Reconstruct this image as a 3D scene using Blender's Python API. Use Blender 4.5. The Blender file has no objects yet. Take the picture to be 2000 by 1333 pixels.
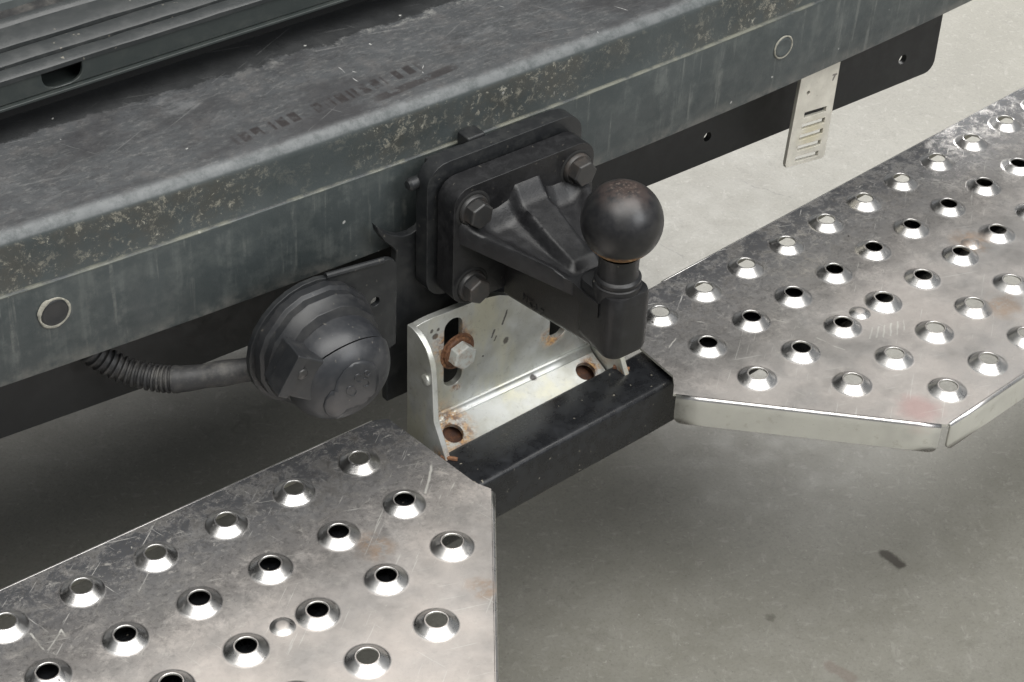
import bpy, bmesh, math, random
from mathutils import Vector, Matrix
from mathutils.geometry import delaunay_2d_cdt
random.seed(7)
S = 0.001            # all geometry below is written in millimetres relative to the tow ball's centre
H0 = 0.40            # tow ball centre above the floor (m)
scene = bpy.context.scene
col = scene.collection

# ------------------------------------------------------------------ camera
TH, PS, RO = [math.radians(a) for a in (37.68, 39.12, 2.31)]
FPX = 3900.0
CAM = Vector((-670.8, -725.6, 668.0))
fwd = Vector((math.sin(PS)*math.cos(TH), math.cos(PS)*math.cos(TH), -math.sin(TH)))
r0 = fwd.cross(Vector((0, 0, 1))).normalized(); u0 = r0.cross(fwd)
rgt = r0*math.cos(RO) + u0*math.sin(RO); upv = u0*math.cos(RO) - r0*math.sin(RO)
cd = bpy.data.cameras.new('camera'); cam = bpy.data.objects.new('camera', cd); col.objects.link(cam)
cd.sensor_width = 36; cd.lens = FPX/2000*36; cd.clip_start = 0.02; cd.clip_end = 60
mw = Matrix((rgt, upv, -fwd)).transposed().to_4x4(); mw.translation = CAM*S + Vector((0, 0, H0))
cam.matrix_world = mw
scene.camera = cam
scene.render.resolution_x = 1024; scene.render.resolution_y = 682

# ------------------------------------------------------------------ light: a covered, open-sided bay
w = bpy.data.worlds.new('World'); scene.world = w; w.use_nodes = True
bg = w.node_tree.nodes['Background']; bg.inputs[0].default_value = (0.93, 0.97, 1.0, 1); bg.inputs[1].default_value = 0.26
def area(name, loc, target, size, power, color):
    l = bpy.data.lights.new(name, 'AREA'); l.shape = 'RECTANGLE'; l.size, l.size_y = size; l.energy = power; l.color = color
    o = bpy.data.objects.new(name, l); col.objects.link(o); o.location = loc
    o.rotation_euler = (Vector(target)-Vector(loc)).to_track_quat('-Z', 'Y').to_euler(); return o
area('light_overhead', (-0.2, -0.9, 3.2), (0, -.2, .3), (4.4, 2.2), 148, (1.0, .985, .95))
area('light_behind_camera', (0.7, -2.7, 2.1), (0, 0, .35), (1.8, 1.4), 42, (.97, .985, 1.0))
area('light_open_side', (1.75, 2.0, 2.6), (1.1, .7, 0), (1.6, 1.4), 210, (1.0, .985, .96))
scene.view_settings.view_transform = 'Standard'; scene.view_settings.look = 'None'
scene.view_settings.exposure = 0.25; scene.view_settings.gamma = 1.0
try: scene.view_settings.use_curve_mapping = False
except Exception: pass

# ------------------------------------------------------------------ helpers
def on(px, py, axis, val):
    v = fwd*FPX + rgt*(px-1000) - upv*(py-666.5)
    return CAM + v*((val-CAM[axis])/v[axis])
def W(p): return Vector((p[0]*S, p[1]*S, p[2]*S+H0))
class MB:
    """vertex / face collector, in mm"""
    def __init__(s): s.v = []; s.f = []
    def add(s, vs, fs):
        k = len(s.v); s.v += [tuple(v) for v in vs]; s.f += [tuple(i+k for i in f) for f in fs]; return s
    def box(s, a, b):
        x0, y0, z0 = a; x1, y1, z1 = b
        return s.add([(x0,y0,z0),(x1,y0,z0),(x1,y1,z0),(x0,y1,z0),(x0,y0,z1),(x1,y0,z1),(x1,y1,z1),(x0,y1,z1)],
                     [(0,3,2,1),(4,5,6,7),(0,1,5,4),(1,2,6,5),(2,3,7,6),(3,0,4,7)])
    def grid(s, rows, closed_u=False, closed_v=False, flip=False):
        n, m = len(rows), len(rows[0]); vs = [p for r in rows for p in r]; fs = []
        for i in range(n if closed_v else n-1):
            for j in range(m if closed_u else m-1):
                a, b, c, d = i*m+j, i*m+(j+1) % m, ((i+1) % n)*m+(j+1) % m, ((i+1) % n)*m+j
                fs.append((a,d,c,b) if flip else (a,b,c,d))
        return s.add(vs, fs)
    def lathe(s, prof, seg=40, frame=None, cap0=False, cap1=False):
        """prof: (r, h) pairs; frame: (origin, axis h, u, v)"""
        o, h, u, v = frame or (Vector((0,0,0)), Vector((0,0,1)), Vector((1,0,0)), Vector((0,1,0)))
        rows = [[o + h*hh + (u*math.cos(2*math.pi*k/seg) + v*math.sin(2*math.pi*k/seg))*rr for k in range(seg)] for rr, hh in prof]
        k = len(s.v); s.grid(rows, closed_u=True)
        if cap0: s.f.append(tuple(range(k+seg-1, k-1, -1)))
        if cap1: s.f.append(tuple(range(k+(len(prof)-1)*seg, k+len(prof)*seg)))
        return s
    def prism(s, pts, d, holes=(), org=None):
        """pts: closed 2-D outline given as 3-D points on a plane; extruded along vector d; holes likewise"""
        d = Vector(d); loops = [[Vector(p) for p in pts]] + [[Vector(p) for p in h] for h in holes]
        n = d.normalized(); a = (loops[0][1]-loops[0][0]).normalized(); b = n.cross(a); o = loops[0][0]
        v2, ed, src = [], [], []
        for L in loops:
            k = len(v2); v2 += [Vector(((p-o).dot(a), (p-o).dot(b))) for p in L]; src += L
            ed += [(k+i, k+(i+1) % len(L)) for i in range(len(L))]
        ov, oe, of, _, _, _ = delaunay_2d_cdt(v2, ed, [], 1, 1e-5) if len(loops) == 1 else delaunay_2d_cdt(v2, ed, [], 0, 1e-5)
        def inside(p, L):
            c = False; q = [((x-o).dot(a), (x-o).dot(b)) for x in L]
            for i in range(len(q)):
                (x1, y1), (x2, y2) = q[i], q[i-1]
                if (y1 > p[1]) != (y2 > p[1]) and p[0] < (x2-x1)*(p[1]-y1)/(y2-y1)+x1: c = not c
            return c
        V = [o + a*p.x + b*p.y for p in ov]; k = len(s.v); nv = len(V)
        s.v += [tuple(p) for p in V] + [tuple(p+d) for p in V]
        for f in of:
            cx = sum(ov[i].x for i in f)/len(f); cy = sum(ov[i].y for i in f)/len(f)
            if not inside((cx, cy), loops[0]) or any(inside((cx, cy), h) for h in loops[1:]): continue
            s.f.append(tuple(k+i for i in reversed(f))); s.f.append(tuple(k+nv+i for i in f))
        for li, L in enumerate(loops):
            area2 = sum((L[i-1]-o).dot(a)*(L[i]-o).dot(b)-(L[i]-o).dot(a)*(L[i-1]-o).dot(b) for i in range(len(L)))
            Lq = L if (area2 > 0) == (li == 0) else L[::-1]; m = len(Lq)
            s.add([tuple(p) for p in Lq]+[tuple(p+d) for p in Lq], [(i, (i+1) % m, m+(i+1) % m, m+i) for i in range(m)])
        return s
    def tube(s, pts, rad, seg=16, caps=True):
        pts = [Vector(p) for p in pts]; rows = []; up = Vector((0, 0, 1))
        for i, p in enumerate(pts):
            t = (pts[min(i+1, len(pts)-1)] - pts[max(i-1, 0)]).normalized()
            a = t.cross(up).normalized(); b = a.cross(t); r = rad(i) if callable(rad) else rad
            rows.append([p + (a*math.cos(2*math.pi*k/seg)+b*math.sin(2*math.pi*k/seg))*r for k in range(seg)])
        k = len(s.v); s.grid(rows, closed_u=True, flip=True)
        if caps:
            s.f.append(tuple(range(k, k+seg))); s.f.append(tuple(range(k+len(s.v)-k-1, len(s.v)-seg-1, -1)))
        return s
    def obj(s, name, mat, parent=None, bevel=0, seg=2, smooth=35, weld=True, loc=None):
        """link as one mesh object; coordinates are mm in the ball frame unless loc (mm) gives a local frame"""
        me = bpy.data.meshes.new(name); o = bpy.data.objects.new(name, me); col.objects.link(o)
        base = W(loc) if loc is not None else (Vector(parent['org']) if parent is not None else Vector((0,0,0)))
        if loc is not None: vs = [(v[0]*S, v[1]*S, v[2]*S) for v in s.v]
        else: vs = [tuple(W(v)-base) for v in s.v]
        me.from_pydata(vs, [], s.f)
        bm = bmesh.new(); bm.from_mesh(me)
        if weld: bmesh.ops.remove_doubles(bm, verts=bm.verts, dist=1e-6)
        bmesh.ops.recalc_face_normals(bm, faces=bm.faces)
        for f in bm.faces: f.smooth = True
        for e in bm.edges:
            if len(e.link_faces) == 2 and e.calc_face_angle(0) > math.radians(smooth): e.smooth = False
        bm.to_mesh(me); bm.free()
        me.materials.append(mat)
        o['org'] = list(base)
        if parent is not None:
            o.parent = parent; o.location = base - Vector(parent['org'])
        else: o.location = base
        if bevel:
            m = o.modifiers.new('bevel', 'BEVEL'); m.width = bevel*S; m.segments = seg; m.limit_method = 'ANGLE'; m.angle_limit = math.radians(40)
            m.harden_normals = True
        return o
def thing(name, label, cat, loc, group=None):
    o = bpy.data.objects.new(name, None); col.objects.link(o); b = W(loc); o.location = b; o['org'] = list(b); o.empty_display_size = .02
    tag(o, label, cat, group); return o
def tag(o, label, cat, group=None):
    o['label'] = label; o['category'] = cat
    if group: o['group'] = group
def circ(c, r, n=32, u=(1,0,0), v=(0,0,1)):
    c, u, v = Vector(c), Vector(u), Vector(v)
    return [c + u*r*math.cos(2*math.pi*k/n) + v*r*math.sin(2*math.pi*k/n) for k in range(n)]
def rrect(x0, x1, z0, z1, r, y, n=7):
    out = []
    for cx, cz, a0 in ((x1-r, z1-r, 0), (x0+r, z1-r, 90), (x0+r, z0+r, 180), (x1-r, z0+r, 270)):
        for k in range(n+1):
            a = math.radians(a0+90*k/n); out.append(Vector((cx+r*math.cos(a), y, cz+r*math.sin(a))))
    return out
def slot(cx, cz, w, h, y, n=10):       # vertical round-ended slot in an XZ plane
    r = w/2; out = []
    for k in range(n+1): a = math.pi*k/n; out.append(Vector((cx+r*math.cos(a), y, cz+h/2-r+r*math.sin(a))))
    for k in range(n+1): a = math.pi+math.pi*k/n; out.append(Vector((cx+r*math.cos(a), y, cz-h/2+r+r*math.sin(a))))
    return out
FY = lambda c: (Vector(c), Vector((0,-1,0)), Vector((1,0,0)), Vector((0,0,1)))    # lathe frame whose axis points rearwards (-Y)

# ------------------------------------------------------------------ materials
class Mat:
    def __init__(s, name):
        s.m = bpy.data.materials.new(name); s.m.use_nodes = True; s.t = s.m.node_tree
        s.b = s.t.nodes['Principled BSDF']; g = s.t.nodes.new('ShaderNodeNewGeometry')
        q = s.vm('MULTIPLY_ADD', g.outputs['Position'], (1000,1000,1000), (0,0,-H0*1000)); s.P = q; s.N = g.outputs['Normal']
        x = s.t.nodes.new('ShaderNodeSeparateXYZ'); s.L(q, x.inputs[0]); s.x, s.y, s.z = x.outputs
        x = s.t.nodes.new('ShaderNodeSeparateXYZ'); s.L(s.N, x.inputs[0]); s.nx, s.ny, s.nz = x.outputs
    def L(s, a, b):
        if isinstance(a, bpy.types.NodeSocket): s.t.links.new(a, b)
        else:
            try: b.default_value = a
            except Exception: b.default_value = (*a, 1) if len(a) == 3 else a
    def vm(s, op, a, b=None, c=None):
        n = s.t.nodes.new('ShaderNodeVectorMath'); n.operation = op; s.L(a, n.inputs[0])
        if b is not None: s.L(b, n.inputs[1])
        if c is not None: s.L(c, n.inputs[2])
        return n.outputs['Value'] if op in ('LENGTH','DOT_PRODUCT','DISTANCE') else n.outputs[0]
    def ma(s, op, a, b=0.0, c=0.0):
        n = s.t.nodes.new('ShaderNodeMath'); n.operation = op
        for i, q in enumerate((a, b, c)): s.L(q, n.inputs[i])
        return n.outputs[0]
    def mul(s, *a):
        o = a[0]
        for q in a[1:]: o = s.ma('MULTIPLY', o, q)
        return o
    def add(s, *a):
        o = a[0]
        for q in a[1:]: o = s.ma('ADD', o, q)
        return o
    def mx(s, *a):
        o = a[0]
        for q in a[1:]: o = s.ma('MAXIMUM', o, q)
        return o
    def mr(s, v, a, b, c=0.0, d=1.0):
        n = s.t.nodes.new('ShaderNodeMapRange'); n.interpolation_type = 'SMOOTHSTEP'
        for i, q in enumerate((v, a, b, c, d)): s.L(q, n.inputs[i])
        return n.outputs[0]
    def band(s, v, a, b, soft):   # 1 inside [a,b]
        return s.mul(s.mr(v, a-soft, a+soft), s.mr(v, b+soft, b-soft) if False else s.ma('SUBTRACT', 1.0, s.mr(v, b-soft, b+soft)))
    def noise(s, scale, detail=5, rough=.6, vec=None, stretch=None, dist=0.0, out=0):
        v = vec if vec is not None else s.P
        if stretch: v = s.vm('MULTIPLY', v, stretch)
        n = s.t.nodes.new('ShaderNodeTexNoise'); s.L(v, n.inputs['Vector']); n.inputs['Scale'].default_value = scale
        n.inputs['Detail'].default_value = detail; n.inputs['Roughness'].default_value = rough; n.inputs['Distortion'].default_value = dist
        return n.outputs[out]
    def voro(s, scale, vec=None, stretch=None, feature='F1', out='Distance', rnd=1.0):
        v = vec if vec is not None else s.P
        if stretch: v = s.vm('MULTIPLY', v, stretch)
        n = s.t.nodes.new('ShaderNodeTexVoronoi'); n.feature = feature; s.L(v, n.inputs['Vector']); n.inputs['Scale'].default_value = scale
        n.inputs['Randomness'].default_value = rnd
        return n.outputs[out]
    def warp(s, scale, amount, detail=3):
        n = s.noise(scale, detail, .6, out=1); return s.vm('MULTIPLY_ADD', s.vm('SUBTRACT', n, (.5,.5,.5)), (amount,)*3, s.P)
    def mix(s, f, a, b):
        n = s.t.nodes.new('ShaderNodeMix'); n.data_type = 'RGBA'; s.L(f, n.inputs['Factor']); s.L(a, n.inputs[6]); s.L(b, n.inputs[7]); return n.outputs[2]
    def mixf(s, f, a, b):
        n = s.t.nodes.new('ShaderNodeMix'); n.data_type = 'FLOAT'; s.L(f, n.inputs[0]); s.L(a, n.inputs[2]); s.L(b, n.inputs[3]); return n.outputs[0]
    def scratch(s, ang, scale, a, b, stretch=.03):
        n = s.t.nodes.new('ShaderNodeMapping'); n.inputs['Rotation'].default_value = (0, 0, math.radians(ang)); s.L(s.P, n.inputs[0])
        return s.mr(s.noise(scale, 3, .6, vec=s.vm('MULTIPLY', n.outputs[0], (stretch, 1, 1))), a, b)
    def spot(s, c, r, soft=.5, warp=None, sc=(1,1,1)):
        d = s.vm('LENGTH', s.vm('MULTIPLY', s.vm('SUBTRACT', warp if warp is not None else s.P, tuple(c)), sc))
        return s.ma('SUBTRACT', 1.0, s.mr(d, r*(1-soft), r*(1+soft)))
    def seg(s, a, b, wd):
        a, b = Vector(a), Vector(b); d = b-a
        pa = s.vm('SUBTRACT', s._w, tuple(a)); t = s.ma('MULTIPLY', s.vm('DOT_PRODUCT', pa, tuple(d)), 1/d.length_squared)
        n = s.t.nodes.new('ShaderNodeClamp'); s.L(t, n.inputs[0])
        c = s.t.nodes.new('ShaderNodeCombineXYZ'); [s.L(n.outputs[0], c.inputs[i]) for i in range(3)]
        q = s.vm('SUBTRACT', pa, s.vm('MULTIPLY', c.outputs[0], tuple(d)))
        return s.ma('SUBTRACT', 1.0, s.mr(s.vm('LENGTH', q), wd*.4, wd))
    def out(s, color, rough, metal=0.0, bump=None, bstr=.3, bdist=.5, spec=None):
        s.L(color, s.b.inputs['Base Color']); s.L(rough, s.b.inputs['Roughness']); s.L(metal, s.b.inputs['Metallic'])
        if spec is not None: s.L(spec, s.b.inputs['Specular IOR Level'])
        if bump is not None:
            n = s.t.nodes.new('ShaderNodeBump'); n.inputs['Strength'].default_value = bstr; n.inputs['Distance'].default_value = bdist*S
            s.L(bump, n.inputs['Height']); s.L(n.outputs[0], s.b.inputs['Normal'])
        return s.m
def on2(px, py, axis, val): p = on(px, py, axis, val); return (p.x, p.y, p.z)

# concrete floor
m = Mat('concrete'); big = m.noise(.006, 5, .6); mid = m.noise(.03, 6, .65); fine = m.noise(.35, 4, .7)
c = m.mix(m.mr(big, .3, .7), (.155,.150,.127), (.182,.176,.152)); c = m.mix(m.mul(m.mr(mid, .38, .7), .35), c, (.225,.218,.195))
c = m.mix(m.mul(m.mr(m.noise(.05, 7, .75, dist=.8), .52, .70), .4), c, (.125,.12,.103))
c = m.mix(m.mul(m.mr(fine, .48, .66), .45), c, (.12,.115,.10)); c = m.mix(m.mul(m.mr(m.noise(.13, 6, .8, vec=m.warp(.06, 25)), .55, .66), .45), c, (.265,.257,.232))
c = m.mix(m.mul(m.mx(m.scratch(35, .14, .60, .70, .45), m.scratch(-50, .13, .61, .71, .4)), .35), c, (.27,.262,.238))
wv = m.warp(.05, 14)
g1 = m.ma('SUBTRACT', 1.0, m.mr(m.voro(.15, vec=m.warp(.3, 7)), .06, .14)); g2 = m.ma('SUBTRACT', 1.0, m.mr(m.voro(.11, vec=m.vm('ADD', m.warp(.25, 9), (37,11,0))), .05, .13))
c = m.mix(m.mul(g1, m.mr(m.noise(.05, 4), .4, .6), .5), c, (.08,.076,.065)); c = m.mix(m.mul(g2, m.mr(m.noise(.06, 4), .4, .6), .5), c, (.33,.32,.29))
c = m.mix(m.mul(m.mr(m.noise(.09, 8, .85, vec=m.warp(.05, 30), stretch=(1.6,.6,1)), .54, .62), .35), c, (.105,.10,.088))
fl = m.voro(.055, vec=wv); c = m.mix(m.mul(m.ma('SUBTRACT', 1.0, m.mr(fl, .02, .045)), .5), c, (.38,.37,.345))
m._w = m.warp(.12, 6); d1 = m.seg(on2(1727,1082,2,-400), on2(1758,1103,2,-400), 6.2); d2 = m.seg(on2(1622,1301,2,-400), on2(1662,1326,2,-400), 6.5)
d3 = m.spot(on2(1505,1206,2,-400), 3.2, .5, m.warp(.15, 9)); d4 = m.spot(on2(490,810,2,-400), 1.0, .6, m.warp(.03, 30, 1), (.03,.07,1))
c = m.mix(m.mul(d1, .85), c, (.03,.025,.02)); c = m.mix(m.mul(d2, .5), c, (.13,.10,.085)); c = m.mix(m.mul(d3, .6), c, (.06,.055,.045)); c = m.mix(m.mul(d4, .35), c, (.08,.075,.06))
m._w = wv
j = m.mx(m.seg(on2(1285,474,2,-400), on2(1350,513,2,-400), 1.6), m.seg(on2(1437,349,2,-400), on2(1557,392,2,-400), 1.3))
c = m.mix(m.mul(j, .5), c, (.07,.067,.06))
CONCRETE = m.out(c, m.mr(mid, .2, .8, .48, .66), bump=m.add(m.mul(fine, .6), m.mul(m.noise(.13, 6, .8), .8)), bstr=.3, bdist=1.0)

# dusty bumper plastic
m = Mat('bumper_plastic'); n1 = m.noise(.012, 6, .65); n2 = m.noise(.07, 7, .7); sw = m.noise(.05, 6, .75, stretch=(.35, 1.0, .35)); fine = m.noise(.7, 4, .7)
bowx = m.ma('POWER', m.ma('DIVIDE', m.ma('SUBTRACT', m.x, 80.0), 420.0), 2.0); yb = m.ma('SUBTRACT', m.y, m.mul(bowx, 16.0))   # y without the bumper's bow
c = m.mix(m.mr(n1, .3, .7), (.034,.042,.043), (.048,.057,.058))
isup = m.mr(m.nz, .75, .95)
edge = m.add(yb, m.mul(m.ma('SUBTRACT', m.noise(.06, 6, .75), .5), 26.0))
dust = m.mul(isup, m.ma('SUBTRACT', 1.0, m.mr(edge, 226, 230)))
c = m.mix(isup, c, (.020,.021,.022))
c = m.mix(m.mul(dust, m.mr(sw, .2, .7, .45, 1)), c, (.066,.069,.073)); c = m.mix(m.mul(dust, m.mr(n2, .45, .75), .55), c, (.095,.088,.085))
c = m.mix(m.mul(dust, m.mr(m.noise(.35, 6, .8, stretch=(.4,1,1)), .50, .66), .5), c, (.17,.168,.162)); c = m.mix(m.mul(dust, m.mr(m.noise(.28, 6, .8, stretch=(.5,1,1), vec=m.warp(.05, 20)), .52, .64), .55), c, (.03,.029,.03))
c = m.mix(m.mul(dust, m.mr(m.noise(.018, 7, .72, stretch=(.5,1,1)), .46, .66), .85), c, (.030,.029,.031)); c = m.mix(m.mul(dust, m.mr(m.noise(.025, 6, .75, stretch=(.4,1,1), vec=m.warp(.01, 30)), .56, .72), .7), c, (.15,.152,.155)); c = m.mix(m.mul(isup, m.mx(m.scratch(14, .5, .66, .70), m.scratch(-25, .4, .68, .72), m.scratch(60, .4, .69, .73, .05)), .3), c, (.2,.2,.197))
c = m.mix(m.mul(m.band(edge, 222, 228, 2), isup, m.mr(n2, .5, .62), m.mr(m.x, -140, -60), .8), c, (.20,.20,.19))
# dark worn print blocks on the ledge
pu = m.ma('FRACT', m.ma('DIVIDE', m.x, 9.0)); blk = m.mul(m.band(pu, .12, .78, .06), m.mr(m.noise(.11, 2, .5, stretch=(1,0,0)), .42, .47))
pr = m.mul(isup, m.band(m.add(yb, m.mul(m.x, -.10)), 171, 181, 1.0), m.band(m.x, -165, -25, 6), blk, m.mr(m.noise(.12, 5), .3, .5))
c = m.mix(m.mul(pr, .95), c, (.018,.014,.014))
pr2 = m.mul(isup, m.band(m.add(yb, m.mul(m.x, -.10)), 158, 165, 1.0), m.band(m.x, -70, -5, 6), m.mr(m.noise(.15, 3), .4, .5))
c = m.mix(m.mul(pr2, .8), c, (.02,.016,.016))
# fine pale scuffs on the ledge
m._w = m.warp(.03, 12)
sc = None
for a, b, wd in (((612,120),(650,127),.8),((650,127),(705,162),.8),((690,138),(735,150),.6),((820,118),(828,145),.5),((1165,62),(1205,82),.6),((1180,80),(1210,85),.9),((1200,12),(1240,22),.5),((960,10),(1000,20),.5),((100,268),(118,276),.9)):
    p = m.seg(on2(*a,2,30), on2(*b,2,30), wd); sc = p if sc is None else m.mx(sc, p)
c = m.mix(m.mul(sc, isup, .75), c, (.36,.36,.35))
spk = m.ma('SUBTRACT', 1.0, m.mr(m.voro(.045, vec=m.warp(.3, 3)), .03, .055)); c = m.mix(m.mul(spk, .8), c, (.42,.42,.40))
# paler rounded front edge, broken up by noise
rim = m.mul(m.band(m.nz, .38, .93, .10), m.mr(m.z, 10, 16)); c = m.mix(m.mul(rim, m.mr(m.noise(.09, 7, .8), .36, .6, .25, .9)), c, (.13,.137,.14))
# lichen and dirt on the upper face, trapped along the crease
vert = m.ma('SUBTRACT', 1.0, m.mr(m.nz, .1, .4))
up = m.mul(vert, m.mr(m.z, -11, -8))
li = m.noise(.13, 7, .75, vec=m.warp(.08, 10)); lim = m.mr(m.noise(.009, 4, .6), .40, .58)
lich = m.mul(up, m.mr(li, .52, .62), m.add(.15, m.mul(lim, .75)), m.mr(m.noise(.4, 4, .7), .36, .52))
c = m.mix(m.mul(up, lim, m.mr(m.noise(.05, 6, .7), .35, .6), .7), c, (.050,.048,.040))
c = m.mix(lich, c, (.215,.205,.168))
lichc = m.mul(up, m.mr(m.noise(.22, 7, .8, vec=m.warp(.15, 8)), .58, .66), lim, .9); c = m.mix(lichc, c, (.36,.345,.29))
crl = m.band(m.z, -9.4, -7.6, .4); c = m.mix(m.mul(crl, m.mr(m.noise(.04, 5), .38, .6), .7), c, (.17,.17,.135))
# pale run-off streaks down the lower face
st = m.noise(.075, 5, .62, stretch=(1.0, 1.0, .07)); lo = m.mul(vert, m.ma('SUBTRACT', 1.0, m.mr(m.z, -11, -9)))
c = m.mix(m.mul(lo, m.mr(st, .50, .70), m.mr(m.noise(.05, 6, .7), .40, .62), .45), c, (.135,.145,.138)); c = m.mix(m.mul(lo, m.mr(m.noise(.2, 4, .6, stretch=(1,1,.05)), .56, .68), m.mr(m.noise(.04, 6, .75), .42, .6), .4), c, (.18,.185,.17))
c = m.mix(m.mul(lo, m.mr(m.noise(.05, 6, .7), .45, .7), .4), c, (.095,.105,.10))
c = m.mix(m.mul(lo, m.mr(m.z, -58, -71), m.mr(n2, .4, .65), .6), c, (.17,.165,.15))
sc = None
for a, b in (((318,560),(345,530)),((345,530),(372,523)),((230,540),(246,563)),((470,668),(482,645)),((600,345),(660,362))):
    p = m.seg(on2(*a,1,137), on2(*b,1,137), .7); sc = p if sc is None else m.mx(sc, p)
c = m.mix(m.mul(sc, vert, .7), c, (.30,.30,.28))
BUMPER = m.out(c, m.mr(n2, .3, .7, .42, .68), bump=m.add(m.mul(fine, .5), m.mul(n2, .8), m.mul(lich, 1.2)), bstr=.25, bdist=.8)

def paint(name, base, dust, rough=(.3,.5), amt=.4, bstr=.08, speck=.0, nsc=.08, spec=.5):
    m = Mat(name); a = m.noise(nsc, 6, .7); b = m.noise(nsc*6, 4, .7)
    c = m.mix(m.mul(m.mr(a, .42, .72), amt), base, dust)
    c = m.mix(m.mul(m.mr(b, .55, .8), amt*.5), c, dust)
    if speck:
        v = m.ma('SUBTRACT', 1.0, m.mr(m.voro(.13, vec=m.warp(.2, 6)), .05, .12)); c = m.mix(m.mul(v, speck, m.mr(m.noise(.03, 4), .40, .56)), c, (.36,.33,.27))
    return m.out(c, m.mr(a, .3, .7, rough[0], rough[1]), bump=m.add(a, m.mul(b, .6)), bstr=bstr, bdist=.6, spec=spec)
CAST = paint('black_cast_iron', (.0085,.0085,.0095), (.027,.027,.029), (.33,.46), .5, .22, .35, .12)
m = Mat('black_cast_iron_worn'); a = m.noise(.12, 6, .7); b = m.noise(.7, 5, .75); m._w = m.warp(.25, 3)
c = m.mix(m.mul(m.mr(a, .42, .72), .5), (.0085,.0085,.0095), (.027,.027,.029))
wr = m.mx(m.seg(on2(1026,415,0,-9), on2(1090,508,0,-9), 3.4), m.mul(m.seg(on2(905,452,0,-47), on2(1105,566,0,-18), 1.2), .0))
wr = m.mul(wr, m.mr(m.noise(.25, 5, .7), .28, .42)); c = m.mix(m.mul(wr, .0), c, (.16,.16,.172))
c = m.mix(m.mul(m.ma('SUBTRACT', 1.0, m.mr(m.voro(.10, vec=m.warp(.2, 5)), .03, .07)), .5), c, (.12,.12,.12))
CASTW = m.out(c, m.mr(a, .3, .7, .33, .46), bump=m.add(a, m.mul(b, 1.0)), bstr=.28, bdist=.6)
PLATE = paint('dark_steel_plate', (.011,.012,.0135), (.032,.033,.032), (.38,.55), .6, .15, .2)
RAIL = paint('rail_paint', (.0065,.007,.007), (.014,.0135,.0125), (.45,.6), .5, .06)
TUBEP = paint('black_gloss_paint', (.0085,.009,.0105), (.026,.028,.032), (.22,.36), .5, .05, .55, .1)
RUBBER = paint('dusty_black_plastic', (.016,.017,.019), (.045,.044,.043), (.36,.5), .5, .10, .15)
LIDP = paint('worn_grey_plastic', (.021,.0225,.026), (.052,.052,.054), (.34,.46), .6, .15, .25)
HOSE = paint('dusty_hose', (.022,.022,.023), (.095,.09,.082), (.5,.7), .8, .25)
SILL = paint('sill_paint', (.028,.034,.033), (.05,.055,.05), (.35,.5), .5, .05)
BODY = paint('body_paint', (.07,.078,.078), (.10,.11,.11), (.28,.4), .5, .03)
SEAL = paint('dirty_seal_rubber', (.030,.033,.034), (.065,.067,.066), (.30,.46), .45, .2, .5, .09)
STEELB = paint('dull_steel_bolt', (.024,.024,.024), (.062,.050,.042), (.38,.5), .7, .1)
DARK = paint('underbody_black', (.010,.010,.010), (.02,.02,.018), (.6,.8), .4, .05)
RING = paint('dirt_ring', (.20,.195,.165), (.42,.40,.34), (.6,.8), .9, .3, 0, .2)

# ball: black oxide worn brown on top, rust under it
m = Mat('tow_ball'); a = m.noise(.12, 6, .7); b = m.noise(.5, 5, .7)
c = m.mix(m.mr(a, .35, .7), (.009,.009,.0105), (.018,.0175,.018))
tw = m.mul(m.mr(m.z, 15, 24), m.mr(m.noise(.1, 5, .7), .35, .55)); c = m.mix(m.mul(tw, .45), c, (.075,.05,.042))
c = m.mix(m.mul(m.mr(m.z, 22, 24.5), m.mr(b, .5, .65), .4), c, (.22,.17,.14))
rz = m.add(m.z, m.mul(m.ma('SUBTRACT', m.noise(.12, 5, .7), .5), 9.0)); ru = m.mul(m.band(rz, -29, -14, 1.5), m.mr(m.noise(.2, 5, .7), .30, .5))
c = m.mix(m.mul(ru, .9), c, m.mix(m.mr(b, .4, .6), (.20,.085,.03), (.42,.26,.12)))
BALL = m.out(c, m.add(m.mr(a, .3, .7, .30, .44), m.mul(ru, .3)), bump=m.add(b, m.mul(a, .5)), bstr=.10, bdist=.4)

# galvanised bracket
m = Mat('galvanised_steel'); a = m.noise(.035, 6, .65); b = m.noise(.3, 6, .7); v = m.voro(.09, out='Color')
sx = m.t.nodes.new('ShaderNodeSeparateColor'); m.L(v, sx.inputs[0])
c = m.mix(m.mr(a, .35, .65), (.52,.52,.47), (.64,.65,.63)); c = m.mix(m.mul(sx.outputs[0], .18), c, (.42,.44,.46))
c = m.mix(m.mul(m.mr(m.noise(.03, 5, .6, stretch=(1,1,.3)), .5, .65), .6), c, (.66,.64,.50))
c = m.mix(m.mul(m.mr(b, .55, .7), .35), c, (.24,.235,.22))
wp = m.warp(.12, 9)
rust = None
for p, r in (((-45,105,-139), 15), ((-42,105,-178), 4), ((-56,92,-199), 17), ((66,92,-199), 8), ((40,105,-170), 9), ((-79,70,-200), 9), ((-45,105,-160), 9), ((79,70,-199), 7)):
    q = m.spot(p, r, .45, wp); rust = q if rust is None else m.mx(rust, q)
rm = m.mul(rust, m.mr(m.noise(.16, 6, .7), .36, .56)); rc = m.mix(m.mr(b, .4, .62), (.11,.045,.02), (.45,.24,.07))
blk = None; m._w = m.warp(.2, 3)
for q, r, l in (((990,620), 1.6, 7), ((965,653), 1.6, 4), ((969,661), 1.3, 2)):
    e = m.seg(on2(q[0],q[1]-l*1.8,1,105), on2(q[0]-l*1.2,q[1]+l*1.8,1,105), r*.8); blk = e if blk is None else m.mx(blk, e)
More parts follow.
